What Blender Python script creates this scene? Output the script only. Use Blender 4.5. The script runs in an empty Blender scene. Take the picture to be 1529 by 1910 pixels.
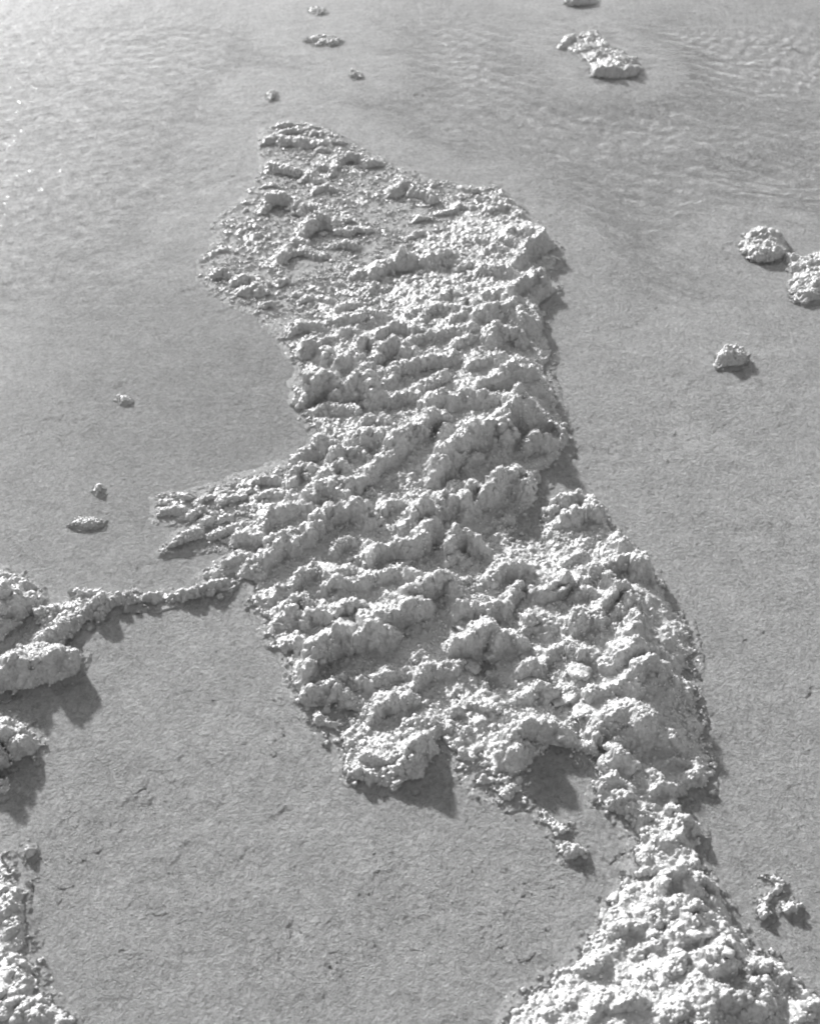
import bpy, math
import numpy as np

# ------------------------------------------------------------------ camera, sky, sun, exposure
W_PX, H_PX = 1529.0, 1910.0
CAM_H = 1.10
PITCH = math.radians(43.0)
VFOV = math.radians(46.0)
SUN_EL = math.radians(25.0)
SUN_AZ = math.radians(-31.0)        # left of the viewing axis
F_PX = (H_PX / 2) / math.tan(VFOV / 2)

scn = bpy.context.scene
cam_d = bpy.data.cameras.new('camera')
cam = bpy.data.objects.new('camera', cam_d)
scn.collection.objects.link(cam)
cam.location = (0, 0, CAM_H)
cam.rotation_euler = (math.pi / 2 - PITCH, 0, 0)
cam_d.sensor_fit = 'VERTICAL'
cam_d.sensor_height = 24.0
cam_d.lens = 12.0 / math.tan(VFOV / 2)
cam_d.clip_start = 0.02
cam_d.clip_end = 500
cam_d.dof.use_dof = True
cam_d.dof.focus_distance = 1.42
cam_d.dof.aperture_fstop = 6.5
scn.camera = cam

wld = bpy.data.worlds.new('World')
scn.world = wld
wld.use_nodes = True
nt = wld.node_tree
bg = nt.nodes['Background']
sky = nt.nodes.new('ShaderNodeTexSky')
sky.sky_type = 'NISHITA'
sky.sun_disc = False
sky.sun_elevation = SUN_EL
sky.sun_rotation = SUN_AZ
sky.altitude = 100
sky.air_density = 1.0
sky.dust_density = 1.6
bw = nt.nodes.new('ShaderNodeRGBToBW')          # a black-and-white photograph
nt.links.new(sky.outputs[0], bw.inputs[0])
nt.links.new(bw.outputs[0], bg.inputs[0])
bg.inputs[1].default_value = 0.15

sun_d = bpy.data.lights.new('sun', 'SUN')
sun_d.energy = 4.6
sun_d.angle = math.radians(3.0)
sun_d.color = (1, 1, 1)
sun_d.cycles.is_caustics_light = True
sun = bpy.data.objects.new('sun', sun_d)
scn.collection.objects.link(sun)
# light travels from the sun (azimuth SUN_AZ from +Y, elevation SUN_EL)
sdir = np.array([math.sin(SUN_AZ) * math.cos(SUN_EL), math.cos(SUN_AZ) * math.cos(SUN_EL), math.sin(SUN_EL)])
import mathutils
sun.rotation_euler = mathutils.Vector(sdir).to_track_quat('Z', 'Y').to_euler()
sun.location = tuple(sdir * 5)
LEE = np.array([-math.sin(SUN_AZ), -math.cos(SUN_AZ)])   # ground direction in which shadows fall

scn.view_settings.view_transform = 'Standard'
scn.view_settings.look = 'None'
scn.view_settings.exposure = 0.72
scn.view_settings.gamma = 1.0
scn.render.engine = 'CYCLES'
scn.cycles.filter_width = 1.9
scn.cycles.use_denoising = True
scn.cycles.denoiser = 'OPENIMAGEDENOISE'
scn.cycles.max_bounces = 6
scn.cycles.diffuse_bounces = 3
scn.cycles.transparent_max_bounces = 8
scn.cycles.caustics_reflective = False
scn.cycles.caustics_refractive = True
scn.cycles.sample_clamp_indirect = 4.0
scn.cycles.sample_clamp_direct = 3.0

# ------------------------------------------------------------------ helpers
def ground(uv, z=0.0):
    """photo pixel -> point on the horizontal plane at height z (metres)"""
    uv = np.atleast_2d(np.asarray(uv, float))
    a = (uv[:, 0] - W_PX / 2) / F_PX
    b = (H_PX / 2 - uv[:, 1]) / F_PX
    cp, sp = math.cos(PITCH), math.sin(PITCH)
    dy = cp + b * sp
    dz = -sp + b * cp
    t = (np.asarray(z) - CAM_H) / dz
    return np.stack([a * t, dy * t], 1), t / F_PX      # second value: metres per pixel there

U32 = np.uint32
def hsh(i, j, k, seed):
    h = (i.astype(np.int64) * 374761393 + j.astype(np.int64) * 668265263 + k.astype(np.int64) * 2147483647 + seed * 974634777) & 0xFFFFFFFF
    h = h.astype(U32)
    h ^= h >> U32(13); h *= U32(1274126177); h ^= h >> U32(16); h *= U32(2246822519); h ^= h >> U32(15)
    return h.astype(np.float32) * np.float32(1 / 4294967296.0)

def vnoise(x, y, seed=0):
    i = np.floor(x); j = np.floor(y)
    fx = (x - i).astype(np.float32); fy = (y - j).astype(np.float32)
    i = i.astype(np.int64); j = j.astype(np.int64)
    fx = fx * fx * fx * (fx * (fx * 6 - 15) + 10); fy = fy * fy * fy * (fy * (fy * 6 - 15) + 10)
    z = np.zeros_like(i)
    a = hsh(i, j, z, seed); b = hsh(i + 1, j, z, seed); c = hsh(i, j + 1, z, seed); d = hsh(i + 1, j + 1, z, seed)
    return ((a + (b - a) * fx) * (1 - fy) + (c + (d - c) * fx) * fy) * 2 - 1

def fbm(x, y, size, octv=4, seed=0, gain=0.5):
    s = 0; a = 1.0; t = 0
    for o in range(octv):
        r = 0.6 * o + 0.3
        xr = (x * math.cos(r) - y * math.sin(r)) / size + 17.3 * o
        yr = (x * math.sin(r) + y * math.cos(r)) / size - 9.1 * o
        s = s + a * vnoise(xr, yr, seed + o); t += a
        a *= gain; size *= 0.5
    return s / t

def worley2(x, y, size, seed=0):
    """F1 and F2 and the id of the nearest cell"""
    x = x / size; y = y / size
    i0 = np.floor(x).astype(np.int64); j0 = np.floor(y).astype(np.int64)
    f1 = np.full(x.shape, 9.0, np.float32); f2 = f1.copy(); idn = np.zeros(x.shape, np.float32)
    z = np.zeros_like(i0)
    for di in (-1, 0, 1):
        for dj in (-1, 0, 1):
            i = i0 + di; j = j0 + dj
            px = i + hsh(i, j, z, seed); py = j + hsh(i, j, z + 1, seed)
            d = np.sqrt((px - x) ** 2 + (py - y) ** 2).astype(np.float32)
            n = d < f1
            f2 = np.where(n, f1, np.minimum(f2, d))
            idn = np.where(n, hsh(i, j, z + 2, seed), idn)
            f1 = np.where(n, d, f1)
    return f1, f2, idn

def worley3(p, size, seed=0):
    q = p / size
    c0 = np.floor(q).astype(np.int64)
    f1 = np.full(len(p), 9.0, np.float32); rid = np.zeros(len(p), np.float32)
    for di in (-1, 0, 1):
        for dj in (-1, 0, 1):
            for dk in (-1, 0, 1):
                i = c0[:, 0] + di; j = c0[:, 1] + dj; k = c0[:, 2] + dk
                h = hsh(i, j, k, seed)
                h2 = (h * 977.0) % 1.0; h3 = (h * 39119.0) % 1.0
                d = (i + h - q[:, 0]) ** 2 + (j + h2 - q[:, 1]) ** 2 + (k + h3 - q[:, 2]) ** 2
                n = d < f1
                rid = np.where(n, h3, rid)
                f1 = np.where(n, d, f1)
    return np.sqrt(f1), rid

def sstep(a, b, x):
    t = np.clip((x - a) / (b - a), 0, 1)
    return t * t * (3 - 2 * t)

def poly_sdist(P, X, Y):
    """signed distance to polygon P, positive inside"""
    d2 = np.full(X.shape, 1e9); inside = np.zeros(X.shape, bool)
    n = len(P)
    for k in range(n):
        ax, ay = P[k]; bx, by = P[(k + 1) % n]
        ex, ey = bx - ax, by - ay
        t = np.clip(((X - ax) * ex + (Y - ay) * ey) / (ex * ex + ey * ey + 1e-12), 0, 1)
        d2 = np.minimum(d2, (X - ax - t * ex) ** 2 + (Y - ay - t * ey) ** 2)
        c = ((ay > Y) != (by > Y))
        with np.errstate(divide='ignore', invalid='ignore'):
            xi = (bx - ax) * (Y - ay) / (by - ay + 1e-15) + ax
        inside ^= c & (X < xi)
    d = np.sqrt(d2)
    return np.where(inside, d, -d)

def seg_near(pts, X, Y):
    """nearest offset vector from a polyline"""
    bd = np.full(X.shape, 1e9); ox = np.zeros(X.shape); oy = np.zeros(X.shape); bt = np.zeros(X.shape)
    L = np.concatenate([[0], np.cumsum(np.hypot(*np.diff(pts, axis=0).T))]) if len(pts) > 1 else np.array([0.0])
    tot = max(L[-1], 1e-6)
    for k in range(max(1, len(pts) - 1)):
        ax, ay = pts[k]; bx, by = pts[min(k + 1, len(pts) - 1)]
        ex, ey = bx - ax, by - ay
        t = np.clip(((X - ax) * ex + (Y - ay) * ey) / (ex * ex + ey * ey + 1e-12), 0, 1)
        dx = X - ax - t * ex; dy = Y - ay - t * ey
        d = dx * dx + dy * dy
        n = d < bd
        bd = np.where(n, d, bd); ox = np.where(n, dx, ox); oy = np.where(n, dy, oy)
        bt = np.where(n, (L[k] + t * math.hypot(ex, ey)) / tot, bt)
    return np.sqrt(bd), ox, oy, bt

def tag(o, label, cat, group=None, kind=None):
    if label: o['label'] = label
    if cat: o['category'] = cat
    if group: o['group'] = group
    if kind: o['kind'] = kind
    return o

def mesh_obj(name, verts, faces, mat, parent=None, normals=None, smooth=True):
    me = bpy.data.meshes.new(name)
    verts = np.ascontiguousarray(verts, np.float32); faces = np.ascontiguousarray(faces, np.int32)
    nv, nf, k = len(verts), len(faces), faces.shape[1]
    me.vertices.add(nv); me.vertices.foreach_set('co', verts.ravel())
    me.loops.add(nf * k); me.loops.foreach_set('vertex_index', faces.ravel())
    me.polygons.add(nf)
    me.polygons.foreach_set('loop_start', np.arange(0, nf * k, k, dtype=np.int32))
    try:
        me.polygons.foreach_set('loop_total', np.full(nf, k, np.int32))
    except Exception:
        pass
    me.update(calc_edges=True)
    me.validate()
    if smooth:
        me.polygons.foreach_set('use_smooth', np.ones(nf, bool))
    if normals is not None:
        me.normals_split_custom_set_from_vertices(np.ascontiguousarray(normals, np.float32).tolist() if False else normals.astype(np.float32))
    me.materials.append(mat)
    o = bpy.data.objects.new(name, me)
    scn.collection.objects.link(o)
    if parent is not None: o.parent = parent
    o.cycles.is_caustics_receiver = True
    return o

def grid_normals(P, ny, nx):
    G = P.reshape(ny, nx, 3)
    du = np.gradient(G, axis=1); dv = np.gradient(G, axis=0)
    n = np.cross(du, dv)
    n /= np.linalg.norm(n, axis=2, keepdims=True) + 1e-12
    n[n[..., 2] < -0.999] *= -1
    return n.reshape(-1, 3)

# ------------------------------------------------------------------ materials
def new_mat(name):
    m = bpy.data.materials.new(name); m.use_nodes = True
    return m, m.node_tree, m.node_tree.nodes['Principled BSDF']

def N(nt, t, **kw):
    n = nt.nodes.new(t)
    for k, v in kw.items():
        if k in n.inputs: n.inputs[k].default_value = v
        else: setattr(n, k, v)
    return n

def salt_material():
    m, nt, p = new_mat('salt')
    L = nt.links.new
    geo = N(nt, 'ShaderNodeNewGeometry')
    sep = N(nt, 'ShaderNodeSeparateXYZ'); L(geo.outputs['Position'], sep.inputs[0])
    # wet, greyer salt near the waterline
    nz = N(nt, 'ShaderNodeTexNoise', Scale=60.0, Detail=3.0); L(geo.outputs['Position'], nz.inputs['Vector'])
    add = N(nt, 'ShaderNodeMath', operation='MULTIPLY_ADD'); L(nz.outputs[0], add.inputs[0]); add.inputs[1].default_value = -0.006; L(sep.outputs[2], add.inputs[2])
    mr = N(nt, 'ShaderNodeMapRange'); L(add.outputs[0], mr.inputs[0]); mr.inputs[1].default_value = -0.001; mr.inputs[2].default_value = 0.004
    mottle = N(nt, 'ShaderNodeTexNoise', Scale=220.0, Detail=4.0, Roughness=0.65); L(geo.outputs['Position'], mottle.inputs['Vector'])
    ramp = N(nt, 'ShaderNodeMapRange'); L(mottle.outputs[0], ramp.inputs[0]); ramp.inputs[1].default_value = .3; ramp.inputs[2].default_value = .7; ramp.inputs[3].default_value = .36; ramp.inputs[4].default_value = .52
    mix = N(nt, 'ShaderNodeMix', data_type='FLOAT'); L(mr.outputs[0], mix.inputs[0]); mix.inputs[2].default_value = 0.46; L(ramp.outputs[0], mix.inputs[3])
    comb = N(nt, 'ShaderNodeCombineColor')
    for k in range(3): L(mix.outputs[0], comb.inputs[k])
    L(comb.outputs[0], p.inputs['Base Color'])
    p.inputs['Roughness'].default_value = 0.35
    p.inputs['IOR'].default_value = 1.5
    p.inputs['Subsurface Weight'].default_value = 0.5
    p.inputs['Subsurface Radius'].default_value = (1, 1, 1)
    p.inputs['Subsurface Scale'].default_value = 0.0030
    # crystal facets: each little cell tilted its own way, under a thin film of brine
    vor = N(nt, 'ShaderNodeTexVoronoi', Scale=420.0); L(geo.outputs['Position'], vor.inputs['Vector'])
    sub = N(nt, 'ShaderNodeVectorMath', operation='SUBTRACT'); L(vor.outputs['Color'], sub.inputs[0]); sub.inputs[1].default_value = (.5, .5, .5)
    sc = N(nt, 'ShaderNodeVectorMath', operation='SCALE'); L(sub.outputs[0], sc.inputs[0]); sc.inputs['Scale'].default_value = 0.42
    ad = N(nt, 'ShaderNodeVectorMath', operation='ADD'); L(sc.outputs[0], ad.inputs[0]); L(geo.outputs['Normal'], ad.inputs[1])
    nr = N(nt, 'ShaderNodeVectorMath', operation='NORMALIZE'); L(ad.outputs[0], nr.inputs[0])
    sc2 = N(nt, 'ShaderNodeVectorMath', operation='SCALE'); L(sub.outputs[0], sc2.inputs[0]); sc2.inputs['Scale'].default_value = 1.1
    ad2 = N(nt, 'ShaderNodeVectorMath', operation='ADD'); L(sc2.outputs[0], ad2.inputs[0]); L(geo.outputs['Normal'], ad2.inputs[1])
    nr2 = N(nt, 'ShaderNodeVectorMath', operation='NORMALIZE'); L(ad2.outputs[0], nr2.inputs[0])
    L(nr2.outputs[0], p.inputs['Coat Normal'])
    p.inputs['Coat Weight'].default_value = 0.8; p.inputs['Coat Roughness'].default_value = 0.13; p.inputs['Coat IOR'].default_value = 1.45
    n2 = N(nt, 'ShaderNodeTexNoise', Scale=700.0, Detail=4.0, Roughness=0.7); L(geo.outputs['Position'], n2.inputs['Vector'])
    bump = N(nt, 'ShaderNodeBump'); bump.inputs['Strength'].default_value = 0.45; bump.inputs['Distance'].default_value = 0.0010
    L(n2.outputs[0], bump.inputs['Height']); L(nr.outputs[0], bump.inputs['Normal'])
    sv = N(nt, 'ShaderNodeTexVoronoi', Scale=380.0); L(geo.outputs['Position'], sv.inputs['Vector'])
    inv = N(nt, 'ShaderNodeMath', operation='SUBTRACT'); inv.inputs[0].default_value = 1.0; L(sv.outputs['Distance'], inv.inputs[1])
    sb = N(nt, 'ShaderNodeBump'); sb.inputs['Strength'].default_value = 0.45; sb.inputs['Distance'].default_value = 0.0010
    L(inv.outputs[0], sb.inputs['Height']); L(bump.outputs[0], sb.inputs['Normal'])
    L(sb.outputs[0], p.inputs['Normal'])
    return m

def bed_material():
    m, nt, p = new_mat('wet_salt_bed')
    L = nt.links.new
    geo = N(nt, 'ShaderNodeNewGeometry')
    n1 = N(nt, 'ShaderNodeTexNoise', Scale=14.0, Detail=9.0, Roughness=0.74); L(geo.outputs['Position'], n1.inputs['Vector'])
    r1 = N(nt, 'ShaderNodeMapRange'); L(n1.outputs[0], r1.inputs[0]); r1.inputs[1].default_value = .3; r1.inputs[2].default_value = .7; r1.inputs[3].default_value = .66; r1.inputs[4].default_value = .88
    # soft, noise-edged darker patch in the bed colour left of the crust's waist
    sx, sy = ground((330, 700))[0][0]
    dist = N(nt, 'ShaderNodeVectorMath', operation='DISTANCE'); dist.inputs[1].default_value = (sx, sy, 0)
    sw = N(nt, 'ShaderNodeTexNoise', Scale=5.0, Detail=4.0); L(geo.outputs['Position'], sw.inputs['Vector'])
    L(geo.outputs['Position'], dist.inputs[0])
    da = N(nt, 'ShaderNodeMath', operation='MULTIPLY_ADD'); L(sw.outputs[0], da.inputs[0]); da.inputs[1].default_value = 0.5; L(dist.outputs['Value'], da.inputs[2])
    dark_patch = N(nt, 'ShaderNodeMapRange', interpolation_type='SMOOTHSTEP'); L(da.outputs[0], dark_patch.inputs[0]); dark_patch.inputs[1].default_value = .32; dark_patch.inputs[2].default_value = .85; dark_patch.inputs[3].default_value = .78; dark_patch.inputs[4].default_value = 1.0
    r1m = N(nt, 'ShaderNodeMath', operation='MULTIPLY'); L(r1.outputs[0], r1m.inputs[0]); L(dark_patch.outputs[0], r1m.inputs[1]); r1 = r1m
    # dark cracks and pinholes between flakes
    wn = N(nt, 'ShaderNodeTexNoise', Scale=70.0, Detail=3.0); L(geo.outputs['Position'], wn.inputs['Vector'])
    wsc = N(nt, 'ShaderNodeVectorMath', operation='SCALE'); L(wn.outputs['Color'], wsc.inputs[0]); wsc.inputs['Scale'].default_value = 0.02
    wad = N(nt, 'ShaderNodeVectorMath', operation='ADD'); L(wsc.outputs[0], wad.inputs[0]); L(geo.outputs['Position'], wad.inputs[1])
    v = N(nt, 'ShaderNodeTexVoronoi', feature='DISTANCE_TO_EDGE', Scale=55.0); L(wad.outputs[0], v.inputs['Vector'])
    cr = N(nt, 'ShaderNodeMapRange'); L(v.outputs['Distance'], cr.inputs[0]); cr.inputs[1].default_value = 0.0; cr.inputs[2].default_value = 0.05; cr.inputs[3].default_value = 0.74; cr.inputs[4].default_value = 1.0
    gate = N(nt, 'ShaderNodeTexNoise', Scale=24.0, Detail=2.0); L(geo.outputs['Position'], gate.inputs['Vector'])
    gr = N(nt, 'ShaderNodeMapRange'); L(gate.outputs[0], gr.inputs[0]); gr.inputs[1].default_value = .5; gr.inputs[2].default_value = .62
    mx = N(nt, 'ShaderNodeMix', data_type='FLOAT'); L(gr.outputs[0], mx.inputs[0]); mx.inputs[2].default_value = 1.0; L(cr.outputs[0], mx.inputs[3])
    mul = N(nt, 'ShaderNodeMath', operation='MULTIPLY'); L(r1.outputs[0], mul.inputs[0]); L(mx.outputs[0], mul.inputs[1])
    gn = N(nt, 'ShaderNodeTexNoise', Scale=150.0, Detail=6.0, Roughness=0.75); L(wad.outputs[0], gn.inputs['Vector'])
    gr2 = N(nt, 'ShaderNodeMapRange'); L(gn.outputs[0], gr2.inputs[0]); gr2.inputs[1].default_value = .3; gr2.inputs[2].default_value = .7; gr2.inputs[3].default_value = .60; gr2.inputs[4].default_value = 1.30
    mul2 = N(nt, 'ShaderNodeMath', operation='MULTIPLY'); L(mul.outputs[0], mul2.inputs[0]); L(gr2.outputs[0], mul2.inputs[1]); mul = mul2
    comb = N(nt, 'ShaderNodeCombineColor')
    for k in range(3): L(mul.outputs[0], comb.inputs[k])
    L(comb.outputs[0], p.inputs['Base Color'])
    p.inputs['Roughness'].default_value = 0.6
    p.inputs['Specular IOR Level'].default_value = 0.15
    n2 = N(nt, 'ShaderNodeTexNoise', Scale=230.0, Detail=5.0, Roughness=0.7); L(geo.outputs['Position'], n2.inputs['Vector'])
    fl = N(nt, 'ShaderNodeTexVoronoi', Scale=190.0); L(wad.outputs[0], fl.inputs['Vector'])
    fsep = N(nt, 'ShaderNodeSeparateColor'); L(fl.outputs['Color'], fsep.inputs[0])
    fadd = N(nt, 'ShaderNodeMath', operation='MULTIPLY_ADD'); L(fsep.outputs[0], fadd.inputs[0]); fadd.inputs[1].default_value = 0.35; L(n2.outputs[0], fadd.inputs[2])
    bump = N(nt, 'ShaderNodeBump'); bump.inputs['Strength'].default_value = 1.0; bump.inputs['Distance'].default_value = 0.0090
    L(fadd.outputs[0], bump.inputs['Height'])
    b2 = N(nt, 'ShaderNodeBump'); b2.inputs['Strength'].default_value = 0.5; b2.inputs['Distance'].default_value = 0.002
    L(mx.outputs[0], b2.inputs['Height']); L(bump.outputs[0], b2.inputs['Normal'])
    L(b2.outputs[0], p.inputs['Normal'])
    return m

def water_material():
    m = bpy.data.materials.new('shallow_brine'); m.use_nodes = True
    nt = m.node_tree; L = nt.links.new
    nt.nodes.remove(nt.nodes['Principled BSDF'])
    out = nt.nodes['Material Output']
    tr = N(nt, 'ShaderNodeBsdfRefraction', IOR=1.34, Roughness=0.0); gl = N(nt, 'ShaderNodeBsdfGlossy'); gl.inputs['Roughness'].default_value = 0.115
    # same air-to-water fresnel from both sides of the sheet, so that sunlight reaches the bed
    geo = N(nt, 'ShaderNodeNewGeometry')
    ior = N(nt, 'ShaderNodeMapRange'); L(geo.outputs['Backfacing'], ior.inputs[0]); ior.inputs[3].default_value = 1.37; ior.inputs[4].default_value = 1 / 1.37
    fr = N(nt, 'ShaderNodeFresnel'); L(ior.outputs[0], fr.inputs['IOR'])
    # fine wind ripples on the open water, too small for the mesh
    sep = N(nt, 'ShaderNodeSeparateXYZ'); L(geo.outputs['Position'], sep.inputs[0])
    wind = N(nt, 'ShaderNodeMapRange', interpolation_type='SMOOTHSTEP'); L(sep.outputs[1], wind.inputs[0]); wind.inputs[1].default_value = 1.45; wind.inputs[2].default_value = 2.3; wind.inputs[3].default_value = 0.03; wind.inputs[4].default_value = 1.0
    mp = N(nt, 'ShaderNodeMapping'); mp.inputs['Scale'].default_value = (0.55, 1.0, 1.0); mp.inputs['Rotation'].default_value = (0, 0, 0.35); L(geo.outputs['Position'], mp.inputs[0])
    rip = N(nt, 'ShaderNodeTexNoise', Scale=55.0, Detail=3.0, Roughness=0.55, Distortion=0.6); L(mp.outputs[0], rip.inputs['Vector'])
    rb = N(nt, 'ShaderNodeBump'); rb.inputs['Distance'].default_value = 0.0036; L(wind.outputs[0], rb.inputs['Strength']); L(rip.outputs[0], rb.inputs['Height'])
    L(rb.outputs[0], gl.inputs['Normal'])
    mix = N(nt, 'ShaderNodeMixShader')
    L(fr.outputs[0], mix.inputs[0]); L(tr.outputs[0], mix.inputs[1]); L(gl.outputs[0], mix.inputs[2]); L(mix.outputs[0], out.inputs[0])
    return m

def crystal_material():
    m, nt, p = new_mat('salt_crystal')
    p.inputs['Base Color'].default_value = (.56, .56, .56, 1)
    p.inputs['Roughness'].default_value = 0.10
    p.inputs['IOR'].default_value = 1.54
    p.inputs['Subsurface Weight'].default_value = 0.5
    p.inputs['Subsurface Radius'].default_value = (1, 1, 1)
    p.inputs['Subsurface Scale'].default_value = 0.003
    return m

def bed_crystal_material():
    m, nt, p = new_mat('bed_crystal')
    p.inputs['Base Color'].default_value = (.86, .86, .86, 1)
    p.inputs['Roughness'].default_value = 0.25
    return m

BED_CRYSTAL = bed_crystal_material()
CRYSTAL = crystal_material()
SALT = salt_material(); BED = bed_material(); WATER = water_material()

# ------------------------------------------------------------------ the setting: lake bed and water
def axis(lo, hi, step, far):
    c = list(np.arange(lo, hi + step, step))
    s = step; a = []; x = c[-1]
    while x < far: s *= 1.25; x += s; a.append(x)
    s = step; b = []; x = c[0]
    while x > -far: s *= 1.25; x -= s; b.append(x)
    return np.array(b[::-1] + c + a)

WATER_Z = 0.0045
def depth(X, Y):
    D = depth_open(X, Y)
    deep = D > 0.0005
    if deep.any():
        near = np.full(X.shape, 1.0); xx, yy = X[deep], Y[deep]; k = np.ones(xx.shape)
        for f in FORMS:
            lo = f.P.min(0) - 0.25; hi = f.P.max(0) + 0.25
            sel = (xx > lo[0]) & (xx < hi[0]) & (yy > lo[1]) & (yy < hi[1])
            if sel.any(): k[sel] = np.minimum(k[sel], sstep(0.05, 0.24, -poly_sdist(f.P, xx[sel], yy[sel])))
        near[deep] = k
        D = D * near
    return D

def depth_open(X, Y):
    """the bed falls away towards the open water at the back"""
    return 0.032 * sstep(1.25, 1.95, Y + 0.10 * X + 0.10 * fbm(X, Y, 0.5, 2, 201)) + 0.004 * sstep(-0.35, -0.1, -np.abs(X + 0.30)) * sstep(1.0, 1.2, Y) * sstep(-1.6, -1.3, -Y)

def bed_height(X, Y):
    h = -0.0018 + 0.0016 * fbm(X, Y, 0.30, 3, 11) + 0.0016 * fbm(X, Y, 0.045, 4, 23, 0.6)
    wx = X + 0.008 * fbm(X, Y, 0.02, 3, 5, 0.6); wy = Y + 0.008 * fbm(X, Y, 0.02, 3, 6, 0.6)
    f1, f2, idn = worley2(wx, wy, 0.019, 41)
    g = sstep(-0.25, 0.35, fbm(X, Y, 0.09, 2, 77))
    h = h + (0.25 + 0.75 * g) * (0.0027 * (idn - 0.5) - 0.0014 * (1 - np.minimum(f2 - f1, 0.12) / 0.12))
    f1, f2, idn = worley2(wx, wy, 0.0095, 43)
    h = h + (0.3 + 0.7 * g) * 0.0013 * (idn - 0.5)
    for (u, v, a, r) in ((300, 1597, 0.0020, 0.008), (522, 1832, 0.0018, 0.008), (515, 1858, 0.0020, 0.008), (510, 1890, 0.0018, 0.009), (130, 1805, 0.0014, 0.012), (560, 1690, 0.0016, 0.02), (690, 1600, 0.0014, 0.02)):
        c = ground((u, v))[0][0]                       # faint swells and curled lips in the crust of the bed
        h = h + a * np.exp(-((X - c[0]) ** 2 + (Y - c[1]) ** 2) / (r * r))
    return h

def build_bed():
    xs = axis(-0.95, 0.95, 0.0038, 60.0)
    ys = axis(0.40, 2.75, 0.0044, 60.0)
    X, Y = np.meshgrid(xs, ys)
    Z = bed_height(X, Y) - depth(X, Y)
    far = np.maximum(np.abs(X) - 1.2, 0) + np.maximum(Y - 3.2, 0) + np.maximum(-Y, 0)
    Z = Z * np.exp(-far * 2) - 0.03 * (1 - np.exp(-far * 2))
    P = np.stack([X, Y, Z], -1).reshape(-1, 3)
    ny, nx = X.shape
    idx = np.arange(ny * nx).reshape(ny, nx)
    F = np.stack([idx[:-1, :-1], idx[:-1, 1:], idx[1:, 1:], idx[1:, :-1]], -1).reshape(-1, 4)
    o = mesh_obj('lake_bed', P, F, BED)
    o['kind'] = 'structure'
    return o

def water_height(X, Y):
    r = sstep(1.50, 2.15, Y + 0.22 * np.abs(X - 0.1) - 0.05)                   # livelier water further out
    calm = (0.12 + 0.88 * r) * (0.65 + 0.35 * sstep(-0.35, 0.25, X))
    gust = 0.45 + 0.55 * sstep(-0.45, 0.35, fbm(X, Y, 0.35, 2, 301))
    z = 0.00010 * fbm(X, Y, 0.12, 2, 97)
    wob = 0.030 * fbm(X, Y, 0.16, 3, 303)
    for k, (sx, sy, lam, amp) in enumerate(((2.2, 4.9, 0.044, 0.00060), (-2.4, 5.2, 0.033, 0.00022), (1.2, 6.5, 0.032, 0.00026), (4.8, 1.6, 0.036, 0.00020), (-4.5, 3.2, 0.030, 0.00013), (0.4, 7.0, 0.060, 0.00052))):
        d = np.hypot(X - sx, Y - sy)
        env = 0.45 + 0.55 * sstep(-0.35, 0.45, fbm(X * 0.8, Y, 0.18, 2, 310 + k))
        ph = 2 * np.pi * (d + wob * (1 + 0.3 * k)) / lam
        z = z + amp * env * (np.sin(ph) + 0.25 * np.sin(2 * ph + 1.0)) * gust * calm
    z = z + 0.0004 * r * fbm(X, Y, 0.045, 2, 91, 0.45)
    return WATER_Z + z

def build_water():
    xs = axis(-1.05, 1.05, 0.0047, 60.0)
    near = np.arange(0.40, 1.40, 0.02); far = axis(1.40, 2.85, 0.0050, 60.0)
    ys = np.concatenate([-far[far > 1.41][::-1][:0], axis(0.40, 0.41, 0.01, 60.0)[axis(0.40, 0.41, 0.01, 60.0) < 0.395], near, far[far >= 1.3999]])
    X, Y = np.meshgrid(xs, ys)
    Z = water_height(X, Y)
    fade = np.exp(-2 * (np.maximum(np.abs(X) - 1.3, 0) + np.maximum(Y - 3.2, 0) + np.maximum(-Y, 0)))
    Z = WATER_Z + (Z - WATER_Z) * fade
    P = np.stack([X, Y, Z], -1).reshape(-1, 3)
    ny, nx = X.shape
    idx = np.arange(ny * nx).reshape(ny, nx)
    F = np.stack([idx[:-1, :-1], idx[:-1, 1:], idx[1:, 1:], idx[1:, :-1]], -1).reshape(-1, 4)
    o = mesh_obj('water', P, F, WATER)
    o['kind'] = 'structure'
    o.cycles.is_caustics_caster = True
    o.cycles.is_caustics_receiver = False
    return o

# ------------------------------------------------------------------ salt formations
def C(ox, oy, pts, k=4.247):
    return [(ox + x / k, oy + y / k) for x, y in pts]

def crystals(centres, normals, r, rng):
    """many small irregular crystals as one vertex and face list"""
    M = len(centres)
    t = (1 + 5 ** .5) / 2
    iv = np.array([(-1,t,0),(1,t,0),(-1,-t,0),(1,-t,0),(0,-1,t),(0,1,t),(0,-1,-t),(0,1,-t),(t,0,-1),(t,0,1),(-t,0,-1),(-t,0,1)]) / math.hypot(1, t)
    jf = np.array([(0,11,5),(0,5,1),(0,1,7),(0,7,10),(0,10,11),(1,5,9),(5,11,4),(11,10,2),(10,7,6),(7,1,8),(3,9,4),(3,4,2),(3,2,6),(3,6,8),(3,8,9),(4,9,5),(2,4,11),(6,2,10),(8,6,7),(9,8,1)])
    R = rng.normal(size=(M, 3, 3)); R, _ = np.linalg.qr(R)
    R *= np.sign(np.linalg.det(R))[:, None, None]
    sc = 1 + 0.35 * (rng.random((M, 1, 3)) - 0.5)
    gv = np.einsum('mij,vj->mvi', R, iv) * sc * (1 + 0.25 * (rng.random((M, 12, 1)) - 0.5)) * r[:, None, None]
    gv = gv + (centres + normals * r[:, None] * 0.25)[:, None, :]
    gf = jf[None] + (np.arange(M) * 12)[:, None, None]
    return gv.reshape(-1, 3), gf.reshape(-1, 3)

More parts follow.
